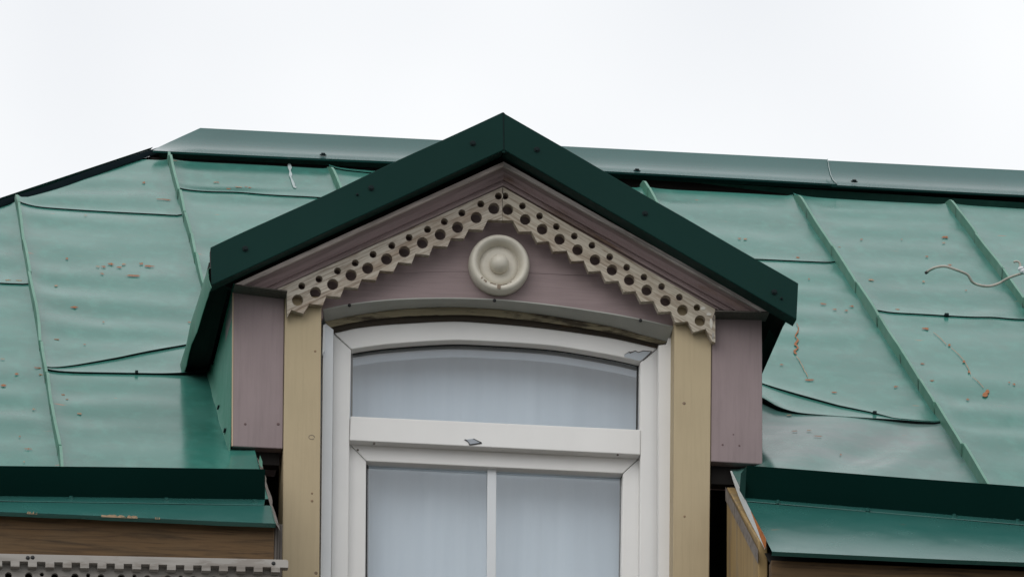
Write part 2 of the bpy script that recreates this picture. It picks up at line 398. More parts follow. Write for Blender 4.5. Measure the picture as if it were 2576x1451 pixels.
panel(.345, .925, cst(1.2), top)
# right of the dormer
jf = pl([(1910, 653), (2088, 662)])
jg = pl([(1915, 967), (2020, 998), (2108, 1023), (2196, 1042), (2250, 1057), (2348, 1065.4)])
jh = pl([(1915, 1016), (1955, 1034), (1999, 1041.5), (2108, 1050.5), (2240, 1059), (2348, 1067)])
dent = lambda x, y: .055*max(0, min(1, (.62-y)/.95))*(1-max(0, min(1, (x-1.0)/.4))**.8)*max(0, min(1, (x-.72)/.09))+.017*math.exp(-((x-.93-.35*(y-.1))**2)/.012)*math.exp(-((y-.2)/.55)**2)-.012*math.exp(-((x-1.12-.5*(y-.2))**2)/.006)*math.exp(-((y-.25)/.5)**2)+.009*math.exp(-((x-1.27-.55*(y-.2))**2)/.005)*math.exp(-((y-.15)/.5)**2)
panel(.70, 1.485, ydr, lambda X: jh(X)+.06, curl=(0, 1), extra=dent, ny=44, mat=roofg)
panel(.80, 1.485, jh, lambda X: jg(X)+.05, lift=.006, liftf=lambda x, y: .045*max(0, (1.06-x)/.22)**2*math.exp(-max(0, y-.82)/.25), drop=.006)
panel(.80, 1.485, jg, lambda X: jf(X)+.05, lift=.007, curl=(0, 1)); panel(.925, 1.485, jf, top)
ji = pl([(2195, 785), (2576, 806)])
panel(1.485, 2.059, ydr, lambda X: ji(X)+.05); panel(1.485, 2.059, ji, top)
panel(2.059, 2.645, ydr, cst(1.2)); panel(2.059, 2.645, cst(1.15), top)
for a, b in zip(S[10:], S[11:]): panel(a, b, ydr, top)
# back slope and hip slope close the roof
zr = lambda X, Y: Z0+TP*Y
bk = mk('roof_panel', [(-.86, 4.3, zr(0, 4.3)), (HX1, 3.8, zr(0, 3.8)), (HX1, 8.6, zr(0, -.9)), (-4.2, 9.2, zr(0, -.9))], [(0, 1, 2, 3)], roofm, roof)
hp = mk('roof_panel', [(-.87, 4.33, zr(0, 4.33)), (-4.2, -.85, zr(0, -.9)), (-4.2, 9.2, zr(0, -.9))], [(0, 1, 2)], roofm, roof)

# standing seams
random.seed(4)
def seam(X, y0, y1, h=.043):
    segs = []; y = y0
    while y < y1-.08:
        L = random.uniform(.30, .62); segs.append((y, min(y+L, y1))); y += L
    vs = []; fs = []; FM = []
    for k, (a, b) in enumerate(segs):
        j = random.uniform(-.003, .003); hh = h*random.uniform(.92, 1.06); n = 6; base = len(vs)
        last = k == len(segs)-1
        for i in range(n+1):
            t = i/n; y = lerp(a+.0045, b-.0045, t); lean = j*(1-2*t)+.004*noise.noise(Vector((X*3, y*2.5, 1)))
            H = hh*(1+.05*math.sin(y*7+k))*(1 if i else .95)
            if last and t > .6: H *= max(.06, 1-((t-.6)/.4)*.9)
            zb = Z0+TP*y+.002
            for dx, dz in ((-.005, -.02), (-.0045+lean, H), (.0045+lean, H*.985), (.005, -.02)):
                vs.append((X+dx, y-.45*max(dz, 0)*.15, zb+dz+(.006 if dz < 0 else 0)))
        for i in range(n):
            o_ = base+i*4
            for q in range(3): fs.append((o_+q, o_+q+1, o_+q+5, o_+q+4)); FM.append(2 if q == 1 else 0)
        fs += [tuple(base+q for q in range(4)), tuple(base+n*4+q for q in range(4))[::-1]]; FM += [0, 0]
    nf = len(fs)
    for a, b in segs[1:]:                              # crimped fold ends, dark in the slit
        zb = Z0+TP*a+.002; t = random.uniform(-.02, .03); H = h*.97
        i0 = len(vs); vs += [(X-.0062, a-.006, zb), (X-.0062, a+.004, zb), (X-.0058, a+.004+t, zb+H), (X-.0058, a-.003+t, zb+H)]; fs.append((i0, i0+1, i0+2, i0+3))
    o = mk('standing_seam', vs, fs, seamm, roof, mats=[seamm, screwm, seamtop], fm=FM+[1]*(len(fs)-nf)); return o
for X in S[:-1]:
    if X < -.9: seam(X, -.52, min(top(X)-.02, vent(X)), .040)
    elif X < -.5: seam(X, 1.05, vent(X)+.02)
    elif X < 1.0: seam(X, 2.3, vent(X)+.02)
    else: seam(X, -.30 if X < 1.6 else -.33, vent(X)+.02, .044)

# ridge cap: bent sheet held above the roof, open along its lower edge
def capsec(X, t):
    yl = ridgeY(X)-.035; z = Z0+TP*yl+.038
    prof = [(0, 0), (.05, .0225), (.105, .052), (.155, .088), (.195, .128), (.235, .180)]
    a, b = prof[int(t)]; return Vector((X, yl+a, z+b))
def cap(x0, x1, lap, endcut=0):
    rows = []; n = max(4, int((x1-x0)/.12))
    for k in range(6):
        r_ = []
        for i in range(n+1):
            X = lerp(x0+endcut*(0, .053, .16, .349, .614, 1)[k], x1, i/n); p = capsec(X, k); p.z += lap+.004*math.sin(X*2.1)*(1-k/5); r_.append(p)
        rows.append(r_)
    for k in range(4, -1, -2):
        rows.append([Vector((p.x, 2*(ridgeY(p.x)+.20)-p.y, p.z)) for p in rows[k]])
    rows[0:0] = [[p+Vector((0, .006, -.006)) for p in rows[0]]]
    return sheet('ridge_cap', rows, capm, house)
box('ridge_board', (-.9, 4.16, 11.6), (HX1, 4.19, 11.84), darkw, roof)
c1 = cap(-.885, 1.66, .004, .19); c1['label'] = 'left length of the folded green ridge cap'
c2 = cap(1.64, HX1, 0, 0); c2['label'] = 'right length of the folded green ridge cap'
for px, py, c in ((803, 388, c1), (1595, 440, c1), (2137, 463, c2), (2572, 486, c2)):
    X = rp_(px, py).x; p = (capsec(X, 1)+capsec(X, 2))/2+Vector((0, -.004, .006)); screw(p, c, (0, -.5, .85), .009)
mk('rolled_lap', [capsec(1.66, k)+Vector((dx, -.004, dz)) for k in range(6) for dx, dz in ((-.0012, .0055), (.0012, .0055), (.0012, -.002))],
   [(k*3+a, k*3+b, k*3+3+b, k*3+3+a) for k in range(5) for a, b in ((0, 1), (1, 2))], whitep, c1)
# hip cap down the left end
hpts = [Vector((X, hip(X), Z0+TP*hip(X))) for X in np.linspace(-.78, -4.15, 15)]
rows = []
for off, dz in ((.030, .003), (.028, .006), (.015, .011), (0, .013), (-.06, -.015)):
    rows.append([p+Vector((off*.85, -off*.53, dz+TP*(-off*.53)+.004*math.sin(i*2.3))) for i, p in enumerate(hpts)])
hm = plain('shade black hip cap', (.006, .010, .012), .9, 0); hm.node_tree.nodes['Principled BSDF'].inputs['IOR'].default_value = 1.03  # black base colour carries the shade under the hip fold
o = sheet('hip_cap', rows, hm, house)

hx = [-1.5, -1.3, -1.1, -.95, -.86, -.80]
mk('hip_board', [Vector((X, hip(X)+.012, min(Z0+TP*hip(X), 11.895)-d)) for X in hx for d in (.004, .35)], [(2*i, 2*i+2, 2*i+3, 2*i+1) for i in range(5)], darkw, roof)
# eave upstands (gutter boards) standing on the slope, dark painted
def upstand(pxb, pxt, flange, parent, tilt):
    (xb0, yb0), (xb1, yb1) = pxb; a, b = rp_(xb0, yb0), rp_(xb1, yb1); n = 24; rows = [[], [], [], []]
    (xt0, yt0), (xt1, yt1) = pxt
    for i in range(n+1):
        t = i/n; p = rp_(lerp(xb0, xb1, t), lerp(yb0, yb1, t)); p.z = zroof(p.x, p.y)+.004
        q = at(lerp(xt0, xt1, t), lerp(yt0, yt1, t), p.y-tilt)
        f = rp_(lerp(flange[0][0], flange[1][0], t), lerp(flange[0][1], flange[1][1], t)); f.z = zroof(f.x, f.y)+.0045
        rows[0].append(f); rows[1].append(p+Vector((0, 0, .003))); rows[2].append(Vector((q.x, q.y, q.z+.0005*math.sin(i)))); rows[3].append(Vector((q.x, q.y+.015, q.z+.0005*math.sin(i)-.004)))
    n_ = n+1
    o1 = sheet('eave_upstand', rows[1:], darkm, parent, thick=.003, off=(0, 1, 0)); o1.data.update()
    sheet('flange', rows[:2], apronm, o1, thick=.002)
    return o1, a, b
u1, a, b = upstand([(-1900, 1228), (666.5, 1261)], [(-1900, 1147), (667, 1179)], [(-1900, 1232), (664, 1272)], house, .075)
u1['label'] = 'dark green gutter upstand on the left eave'
for px, py in ((178, 1258), (418, 1262), (641, 1267)):
    p = rp_(px, py); screw(Vector((p.x, p.y, zroof(p.x, p.y)+.007)), u1, (0, -.5, .85), .006, apronm)
u2, a, b = upstand([(1874, 1257), (3900, 1424)], [(1878, 1170), (3900, 1325)], [(1876, 1262), (3900, 1435)], house, .075)
u2['label'] = 'dark green gutter upstand on the right eave'
for px, py in ((1957, 1268), (2183, 1288), (2400, 1303), (2560, 1316)):
    p = rp_(px, py); screw(Vector((p.x, p.y, zroof(p.x, p.y)+.007)), u2, (0, -.5, .85), .006, apronm)
mk('end_fold', [at(1878, 1171, -.36), at(1864, 1190, -.34), at(1860, 1232, -.34), at(1874, 1256, -.35)], [(0, 1, 2, 3)], darkm, u2)
# painted eave apron: a newer sheet dressed over the roof edge below each upstand
def apron(xl, xr, yd, ups, ue):
    rows = []; n = 40
    for v in range(9):
        r_ = []
        for i in range(n+1):
            X = lerp(xl, xr, i/n); yu = max(ip(X, ups)-.01, yd+.05); y = lerp(yd-.012, yu, v/8)
            r_.append(Vector((X, y, zroof(X, y)+.0035+.002*noise.noise(Vector((X*2, y*3, 5))))))
        rows.append(r_)
    r0 = rows[0]; rows[0:0] = [[p+Vector((0, .014, -.009-.002*noise.noise(Vector((p.x*9, 0, 0))))) for p in r0]]
    return sheet('eave_apron', rows, apronm, house)
fl = [(p.x, p.y) for p in (rp_(-420, 1255), rp_(664, 1272))]; fr_ = [(p.x, p.y) for p in (rp_(1876, 1262), rp_(3000, 1358))]
ap1 = apron(-4.15, -.797, YD_L, fl, 0); ap1['label'] = 'teal green eave apron left of the dormer'
ap2 = apron(.694, 6.1, YD_R, fr_, 0); ap2['label'] = 'teal green eave apron right of the dormer'
# chipped drip edge
for px, py, w_ in ((80, 1290.5, 26), (285, 1298, 62), (330, 1299.5, 30), (395, 1302, 12)):
    a, b = rp_(px-w_/2, py-1), rp_(px+w_/2, py+w_*.04-1); n = 9; vs = []
    for i in range(n+1):
        p = a.lerp(b, i/n); p.y = YD_L-.0135; p.z = zroof(p.x, YD_L-.012)+.0045
        vs += [p+Vector((0, 0, -.004)), p+Vector((0, random.uniform(.002, .012), random.uniform(.001, .006)))]
    mk('peeled_edge', vs, [(2*i, 2*i+2, 2*i+3, 2*i+1) for i in range(n)], rust2, ap1)

# rust flecks and streaks where the paint has gone (photograph grid: x, y, half width, half height)
FL = [(600, 471, 12, 1.6), (628, 472, 7, 1.3), (575, 478, 7, 1.5), (619, 470, 4, 1), (415, 506, 19, 1.6), (540, 458, 6, 1), (548, 458, 5, 1), (362, 462, 5, 1.5), (215, 544, 5, 1),
      (280, 664, 9, 3), (262, 672, 7, 2), (246, 671, 6, 1.5), (300, 673, 7, 1.6), (312, 664, 6, 2), (356, 663, 6, 2.6), (374, 670, 14, 1.8), (335, 697, 23, 1.8), (256, 692, 6, 1.6),
      (168, 651, 4, 1.8), (141, 716, 6, 2), (186, 774, 9, 1.8), (99, 731, 9, 2.2), (20, 708, 9, 2), (50, 709, 10, 1.6), (115, 811, 3, 1.8), (104, 838, 3, 2), (142, 856, 6, 1.6),
      (42, 944, 7, 2.6), (8, 972, 8, 3), (95, 928, 9, 1.6), (102, 945, 7, 1.6), (6, 905, 6, 1.6), (85, 1030, 5, 1.6), (144, 1044, 6, 1.8), (200, 1042, 6, 1.5), (168, 1008, 4, 1.5), (159, 994, 5, 1.6),
      (50, 1100, 3, 1.2), (70, 1133, 12, 1.3), (60, 1164, 4, 1.2), (260, 811, 3, 1.6), (212, 869, 4, 1.2), (450, 868, 6, 1.4), (477, 811, 5, 1.2),
      (1875, 605, 5, 2.6), (1860, 604, 6, 1), (2006, 649, 5, 2), (2035, 704, 3, 1.2), (2070, 764, 8, 1.3), (2130, 782, 7, 1.3), (2142, 770, 7, 1.4), (2100, 779, 6, 1.4), (2192, 707, 7, 1.6), (2167, 603, 4, 1.6),
      (2112, 624, 4, 1.2), (2268, 603, 2, 1.2), (2377, 598, 8, 2.4), (2374, 611, 7, 1.2), (2332, 646, 4, 1.8), (2323, 709, 4, 2), (2430, 733, 3, 1.3), (2390, 668, 6, 2), (2258, 779, 7, 1.5), (2330, 826, 11, 3.4),
      (1984, 1046, 7, 1.3), (2035, 1096, 9, 1.5), (1999, 1095, 7, 1.4), (2058, 1117, 15, 1.5), (2098, 987, 9, 1.2), (2254, 974, 6, 1.6), (1957, 1021, 7, 2.6), (1966, 918, 5, 1), (2320, 917, 6, 1.2), (2345, 961, 8, 1.5),
      (2434, 1003, 4, 1.8), (2335, 1003, 3, 1.3), (2551, 971, 4, 1.8), (2538, 967, 3, 1.2), (2340, 1057, 7, 1.6), (2115, 1158, 3, 1.6), (2205, 1042, 6, 2)]
def patch(pts, mat, lift=.0035, name='rust_patch'):
    vs = []
    for x, y in pts:
        p = rp_(x, y); vs.append(Vector((p.x, p.y-.45*lift, zroof(p.x, p.y)+lift+(dent(p.x, p.y) if .7 < p.x < 1.48 and p.y < .85 else 0))))
    return mk(name, vs, [tuple(range(len(vs)))], mat, roof)
random.seed(11)
stainm = plain('rust bled paint', (.085, .135, .085), .6, .3, .1, 30)
for x, y, a, b in FL:
    n = 13; pts = []
    for k in range(n):
        t = 2*math.pi*k/n; q = random.uniform(.4, 1.25); pts.append((x+a*q*math.cos(t), y+a*q*math.cos(t)*.04+b*1.05*q*math.sin(t)))
    patch(pts, rustm if random.random() < .7 else rust2)
zig = [(2004, 812, 1.2), (2009, 826, 1.6), (2007, 838, 3), (2000, 848, 2), (2008, 856, 3.2), (2000, 866, 5), (2008, 875, 3.2), (1998, 884, 5.5), (2002, 892, 4)]
for o_, mt, lf in ((0, rustm, .0035),):
    vsz = []
    zz = [(lerp(zig[k][0], zig[k+1][0], t), lerp(zig[k][1], zig[k+1][1], t), lerp(zig[k][2], zig[k+1][2], t)) for k in range(len(zig)-1) for t in (0, .33, .66)]+[zig[-1]]
    for x, y, a in zz:
        a = a*random.uniform(.35, .85)+o_
        for sg in (-1, 1):
            p = rp_(x+sg*a, y+sg*.4); vsz.append(Vector((p.x, p.y-.45*lf, zroof(p.x, p.y)+lf)))
    mk('rust_patch', vsz, [(2*k, 2*k+1, 2*k+3, 2*k+2) for k in range(len(zz)-1)], mt, roof)
for (x0, y0), (x1, y1) in (((2003, 897), (2014, 914)), ((2014, 914), (2022, 930)), ((2022, 930), (2032, 948)), ((2348, 836), (2380, 868)), ((2392, 876), (2425, 908)), ((2427, 912), (2442, 945)), ((2446, 952), (2474, 978))):
    patch([(x0-.7, y0), (x0+.7, y0), ((x0+x1)/2+2.4, (y0+y1)/2), (x1+.8, y1), (x1-.7, y1), ((x0+x1)/2+.4, (y0+y1)/2)], rust2)
for x, y, a, b in ((2036, 955, 13, 2.2), (2388, 870, 4, 3), (2425, 911, 4, 3), (2437, 938, 3, 4), (2478, 993, 8, 6), (2484, 986, 5, 5)):
    patch([(x+a*math.cos(t)*random.uniform(.7, 1.1), y+b*math.sin(t)*random.uniform(.7, 1.1)) for t in np.linspace(0, 5.6, 8)], rustm)
patch([(724, 414), (730, 413), (734, 424), (731, 432), (735, 441), (733, 448), (741, 462), (742, 469), (746, 472), (744, 475), (738, 473), (734, 462), (731, 452), (727, 444), (728, 434), (724, 424)], whitep, name='paint_streak')
# lap cleats on the cross seams
for x, y, a in ((2380, 795, 13), (343, 941, 9), (2199, 1042, 11)):
    p = rp_(x, y); w_ = a/1900
    box('cleat', (p.x-w_, p.y-.018, zroof(p.x, p.y)-.002), (p.x+w_, p.y+.006, zroof(p.x, p.y)+.007), screwm, roof)

# roof side edges along the dormer recess
def edge_strip(name, L, Rr, mat, Yoff=0., parent=None):
    vs = [*L, *Rr]; n = len(L); return mk(name, vs, [(i, i+1, n+i+1, n+i) for i in range(n-1)], mat, parent or house)
def drop(p, X, d, dx=0): return Vector((X+dx, p.y, zroof(X, p.y)-d))
Lp = [(1837, 1184), (1846, 1214), (1857, 1244.6), (1870, 1276), (1884, 1305), (1897, 1330), (1909, 1352), (1924, 1381)]
Rp = [(1841, 1184), (1852, 1206), (1866, 1236), (1877, 1260), (1891, 1288), (1906, 1316), (1926.5, 1352), (1927, 1376)]
Lr = spline([atx(x, y, .688) for x, y in Lp], 3); Rr = spline([atx(x, y, .692) for x, y in Rp], 3)
es = edge_strip('side_flashing', Lr, Rr, primer); es['label'] = 'pale turned down sheet edge with orange rust at its foot'
edge_strip('rust_stain', [atx(x, y, .6865) for x, y in ((1888, 1284), (1899, 1312), (1910, 1343), (1917, 1362), (1923.5, 1380))], [atx(x, y, .6865) for x, y in ((1890, 1286), (1906, 1315), (1919, 1340), (1926.6, 1354), (1927, 1372))], rusto, parent=es)
random.seed(2)
ys = np.linspace(-.82, -.08, 12); Lr = []; Rr = []
for y in ys:
    j = noise.noise(Vector((y*8, 6, 0)))
    Lr.append(Vector((-.80, y, zroof(-.8, y)+.006))); Rr.append(Vector((-.783+.008*j, y, zroof(-.8, y)-.02-.012*j)))
e2 = edge_strip('side_flashing', Lr, Rr, grey2); e2['label'] = 'ragged grey sheet edge left of the dormer recess'
mk('bent_corner', [rp_(650, 1168), rp_(654, 1150)+Vector((0, 0, .008)), rp_(660, 1166)+Vector((0, 0, .008)), rp_(660, 1176)], [(0, 1, 2, 3)], seamm, e2)

# walls under the eaves
wallY = -.775
wall = box('wall', (-4.1, wallY+.06, 0), (HX1-.2, wallY+.16, 8.35), wallm, house)
wall['label'] = 'brown timber wall below the eaves'
box('return_wall', (-4.1, wallY+.17, 0), (-4.0, 9.0, 8.35), wallm, wall)
box('return_wall', (HX1-.3, wallY+.17, 0), (HX1-.2, 8.4, 8.35), wallm, wall)
# frieze boards right under each drip edge
f1 = ext('frieze_board', [(-4.1, 0, 8.30), (-.797, 0, 8.30), (-.797, 0, 8.895), (-4.1, 0, 8.895)], wallY, wallY+.05, brown, house, bevel=.003)
f1['label'] = 'knotty brown frieze board left of the dormer'
f2 = ext('frieze_board', [(.70, 0, 8.30), (HX1-.2, 0, 8.30), (HX1-.2, 0, 8.83), (.70, 0, 8.83)], wallY-.07, wallY-.02, brown, house, bevel=.003)
f2['label'] = 'shaded brown frieze board right of the dormer'
for k in range(3):
    box('end_slat', (-.796+.0085*k, wallY+.003+.006*k, 8.3), (-.7885+.0085*k, wallY+.05, 8.905), slat, house, .001)
# tan reveal board: the side of the recess right of the dormer, cut to the roof slope
rv = [(-.70, 8.25), (.0, 8.25), (.0, 9.325), (-.70, 8.935)]
vs = [Vector((X, y, z)) for X in (.682, .71) for y, z in rv]
rb = mk('reveal_board', vs, [(0, 1, 2, 3), (7, 6, 5, 4), (0, 4, 5, 1), (1, 5, 6, 2), (2, 6, 7, 3), (3, 7, 4, 0)], tan, house, bevel=.003)
rb['label'] = 'tan bare timber reveal board cut along the roof slope'
vs = [Vector((.678, y+dy, Z0+TP*y-.045-dz)) for y in np.linspace(-.72, .0, 8) for dy, dz in ((0, 0), (0, .045))]
mk('weathered_edge', vs, [(2*i, 2*i+2, 2*i+3, 2*i+1) for i in range(7)], grey2, rb)
# recess floor, plus near-black boards added to keep the gaps dark
cav = house
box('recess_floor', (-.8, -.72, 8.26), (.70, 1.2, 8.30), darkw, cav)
box('shade_backing', (-1.3, .75, 8.3), (-.66, .78, 9.75), darkw, cav)
box('shade_backing', (.60, .75, 8.3), (1.2, .78, 9.75), darkw, cav)
box('shade_backing', (-.835, -.60, 8.3), (-.81, .75, 8.95), darkw, cav)

# ------------------------------------------------------------------ carved cornice under the left eave
CY = -1.0
q5 = lambda x, y: (x*.28334, 1270.9+y*.28334)
slope = .0213
pts = [q5(-1400, 425-1400*slope)]+[q5(2545, 479)]+[q5(2560, 492)]+[q5(2560, 552)]
k = 16
while k >= -9:
    xs = 20+154.2*k; yt = 490+(xs+37)*.0235; yb = 538+xs*.0213
    if k < 16: pts += [q5(xs+75, yb+1.6), q5(xs+75, yt+1), q5(xs, yt), q5(xs, yb)]
    else: pts += [q5(xs, yt), q5(xs, yb)]
    k -= 1
pts.append(q5(-1400, 538-1400*slope))
cornice = pext('carved_cornice', pts, CY, CY+.03, grey, house, bevel=.0012)
cornice['label'] = 'weathered white dentil cornice with pierced lower board'
holes = []
def circ(cx, cy, rx, n=20, ry=None): return [(cx+rx*math.cos(2*math.pi*i/n), cy+(ry or rx)*math.sin(2*math.pi*i/n)) for i in range(n)]
for k in range(-3, 6):
    for x0, r_ in ((75, 31), (255, 33)):
        x = x0+411*k
        if x < 2450: holes.append(circ(*q5(x, 618+x*.0213), r_*.28334))
    x = 372+411*k
    if x < 2450: holes.append(circ(*q5(x, 602+x*.0213), 19*.28334))
x0, x1 = -1400, 2480
pext('pierced_board', [q5(x0, 500+x0*slope), q5(x1, 500+x1*slope), q5(x1, 900+x1*slope), q5(x0, 900+x0*slope)], CY+.031, CY+.048, grey, cornice, holes=[[(x+.0, y) for x, y in h] for h in holes], bevel=0)
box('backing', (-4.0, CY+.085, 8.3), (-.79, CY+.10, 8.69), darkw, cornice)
bp = [at(*q5(x0, 425+x0*slope), CY), at(*q5(2500, 425+2500*slope), CY)]
mk('cornice_shelf', [bp[0]+Vector((0, .031, -.006)), bp[1]+Vector((0, .031, -.006)), bp[1]+Vector((0, .22, -.004)), bp[0]+Vector((0, .22, -.004)),
                     bp[0]+Vector((0, .031, -.02)), bp[1]+Vector((0, .031, -.02)), bp[1]+Vector((0, .22, -.02)), bp[0]+Vector((0, .22, -.02))],
   [(0, 1, 2, 3), (4, 7, 6, 5), (0, 4, 5, 1), (1, 5, 6, 2), (2, 6, 7, 3), (3, 7, 4, 0)], grey, cornice)
for px, py in ((70, 1402), (82, 1401), (688, 1416)):
    c = at(px, py, CY); lathe('nail_hole', c+Vector((0, -.0005, 0)), [(.0001, .001), (.006, .001), (.0065, -.002)], black, cornice, n=10)

# ------------------------------------------------------------------ dormer
dormer = empty('dormer', (-.04, .4, 8.3), 'gabled timber dormer with mauve boards, cream lace trim and dark green roof edge', 'dormer')
FY = -.16
def zf(v): return v
# gable fascia: two folded sheets meeting at the apex
def fascia(front, label):
    P = [at(x, y, FY) for x, y in front]        # outer top, apex top, apex bottom, outer bottom
    o0, a0, a1, o1 = P; d = .085
    n = 26; rows = [[], [], [], [], []]
    for i in range(n+1):
        t = i/n; tp = o0.lerp(a0, t); bt = o1.lerp(a1, t); wv = .0035*noise.noise(Vector((tp.x*4, 3, 0)))
        rows[0].append(tp+Vector((0, .05, -.012))); rows[1].append(tp+Vector((0, .0, wv))); rows[2].append(bt+Vector((0, wv, 0)))
        rows[3].append(bt+Vector((0, d, .006))); rows[4].append(bt+Vector((0, d+.005, .03)))
    o = sheet('gable_fascia', rows, darkm, dormer, smooth=False); o['label'] = label
    b = o.modifiers.new('bevel', 'BEVEL'); b.width = .003; b.segments = 2; b.limit_method = 'ANGLE'; b.angle_limit = R(30)
    # thickness behind
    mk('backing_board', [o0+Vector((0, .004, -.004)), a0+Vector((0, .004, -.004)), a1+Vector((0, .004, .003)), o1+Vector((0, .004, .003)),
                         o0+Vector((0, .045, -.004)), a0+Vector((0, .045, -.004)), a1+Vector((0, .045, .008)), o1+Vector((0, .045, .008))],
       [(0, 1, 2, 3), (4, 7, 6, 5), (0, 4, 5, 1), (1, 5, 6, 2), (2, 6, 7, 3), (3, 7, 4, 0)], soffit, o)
    return o
fL = fascia([(530, 622), (1264.5, 281.5), (1266.5, 378), (531.5, 718)], 'left slope of the dark green gable fascia')
fR = fascia([(2008, 712.4), (1268.5, 284.5), (1269, 378), (2003.7, 804)], 'right slope of the dark green gable fascia')
for x, y, p, r_ in ((1189.6, 361, fL, .0065), (933.6, 473, fL, .0065), (617, 625.5, fL, .0065), (1350.5, 376.5, fR, .0065), (1622.6, 537, fR, .0065), (1948, 734.5, fR, .0065), (899, 489.5, fL, .003), (1965.7, 750.5, fR, .003)):
    screw(at(x, y, FY-.001), p, (0, -1, 0), r_)
mk('apex_plug', [at(1262.5, 283.5, FY+.003), at(1266.5, 282.8, FY+.003), at(1270.5, 286, FY+.003), at(1271, 384, FY+.003), at(1263, 384, FY+.003)], [(0, 1, 2, 3, 4)], darkm, fR)
mk('apex_joint', [at(1265.5, 283, FY-.0015), at(1267.2, 284, FY-.0015), at(1268.2, 378, FY-.0015), at(1266.8, 378, FY-.0015)], [(0, 1, 2, 3)], screwm, fR)

# rake mouldings: stepped profile run along each slope, cut level at the foot
def moulding(topa, topo, bota, boto, Yt, Yb, matm, matf, label, foot):
    """topa/topo: upper edge at apex / outer end (grid); bota/boto: lower edge"""
    prof = [(0., Yt), (.17, Yt-.0005), (.175, Yt+.012), (.24, Yt+.016), (.36, Yt+.033), (.50, Yt+.040), (.60, Yt+.036), (.66, Yt+.031), (.69, Yt+.043), (.74, Yt+.043), (.80, Yt+.036), (.88, Yt+.040), (.95, Yt+.052), (1., Yb)]
    rows = []
    for s, Y in prof:
        a = at(lerp(topa[0], bota[0], s), lerp(topa[1], bota[1], s), Y); b = at(lerp(topo[0], boto[0], s), lerp(topo[1], boto[1], s), Y)
        rows.append([a.lerp(b, i/14)+Vector((0, .0012*noise.noise(Vector((i*.7, s*9, topo[0]))), 0)) for i in range(15)])
    o = sheet('rake_moulding', rows[1:], matm, dormer); o['label'] = label
    sheet('fillet', [[p+Vector((0, .02, .0)) for p in rows[0]], rows[0], rows[1], [p+Vector((0, .012, 0)) for p in rows[1]]], matf, o)
    return o
mo1 = moulding((1267, 407), (592, 714), (1265.5, 474.5), (701, 731), -.075, -.022, mauveL, filL, 'left mauve rake moulding with weathered top fillet', None)
mo2 = moulding((1267, 407), (1936, 783.5), (1265.5, 474.5), (1806, 779), -.075, -.022, mauveR, filR, 'right mauve rake moulding, paint worn to brown', None)
# level soffit boards closing the moulding feet
def foot(p0, p1, Yf, Yb, dz, mat, par):
    a, b = at(*p0, Yf), at(*p1, Yf)
    vs = [a, b, Vector((b.x, Yb, b.z)), Vector((a.x, Yb, a.z))]; vs += [v+Vector((0, 0, dz)) for v in vs]
    return mk('moulding_foot', vs, [(0, 1, 2, 3), (7, 6, 5, 4), (0, 4, 5, 1), (1, 5, 6, 2), (2, 6, 7, 3), (3, 7, 4, 0)], mat, par)
foot((590, 717), (723, 733), -.07, .02, .004, slat, mo1)
foot((1800, 783), (1936, 786), -.07, .02, .004, slat, mo2)
mk('moulding_end', [at(591, 716, -.07), at(591, 716, -.07)+Vector((0, .09, 0)), at(640, 694, -.075)+Vector((0, .09, 0)), at(640, 694, -.075)], [(0, 1, 2, 3)], slat, mo1)

# tympanum: two planks above the arched head
ARC = [(813, 779), (855, 770), (900, 762.6), (970, 755), (1043, 750.9), (1145, 750), (1246.8, 753.4), (1320, 759.5), (1399.4, 768.7), (1475, 779.5), (1552, 791.6), (1625, 806), (1694.6, 822)]
def arcs(P, n=4):
    v = spline([(x, y, 0) for x, y in P], n); return [(p.x, p.y) for p in v]
TY = .034
crackL, crackR = (860, 684), (1720, 700)
t1 = pext('tympanum', [(700, 700), (1266, 440), (1820, 760), (1700, 701), (1500, 694), (1360, 688), (1253, 682), (1100, 683), (800, 696)], TY, TY+.03, mauve, dormer)
t1['label'] = 'mauve gable boards behind the lace trim'
t2 = pext('plank', [(700, 735), (700, 700.6), (800, 696.5), (1100, 683.6), (1253, 682.5), (1360, 688.8), (1500, 694.8), (1700, 701.5), (1815, 762), (1815, 830), (1694.6, 830)]+arcs(ARC)[::-1]+[(813, 800), (700, 800)], TY+.001, TY+.03, mauve, t1)

# lace boards with drilled holes and sawtooth edge
z3 = lambda x, y: (515.2+x*.35516, 257.6+y*.35516)
z4 = lambda x, y: (1202.2+x*.41423, 257.6+y*.41423)
LY = -.034
big = [(657, 1400), (784, 1345), (906, 1288), (1036, 1223), (1154, 1174), (1288, 1109), (1414, 1057), (1542, 995), (1668, 936), (1791, 885), (1923, 816), (2048, 752)]
sml = [(687, 1300), (809, 1251), (940, 1193), (1066, 1137), (1192, 1076), (1325, 1014), (1447, 957), (1578, 900), (1697, 845), (1821, 783), (1955, 720), (2080, 664)]
teeth = [(2105, 836), (2005, 830), (1970, 903), (1870, 897), (1835, 965), (1745, 960), (1718, 1022), (1618, 1015), (1590, 1082), (1492, 1072), (1465, 1140), (1370, 1130), (1335, 1198), (1240, 1190), (1212, 1258), (1112, 1250), (1085, 1315), (988, 1307), (960, 1377), (862, 1368), (835, 1435), (740, 1425)]
outl = [z3(2108, 600)]+[z3(*p) for p in teeth]+[(763, 789), (733, 779), (722.5, 797), (721, 730), z3(505, 1325)]
lace1 = pext('lace_board', outl, LY, LY+.026, laceL, dormer, holes=[circ(*z3(*p), 14.2, 26) for p in big]+[circ(*z3(*p), 8.9, 20) for p in sml], bevel=.0012)
lace1['label'] = 'left cream lace board with drilled holes and sawtooth edge'
big = [(182, 651), (288, 711), (391, 770), (497, 831), (606, 895), (712, 956), (815, 1017), (920, 1078), (1026, 1139), (1140, 1204), (1243, 1261), (1349, 1325)]
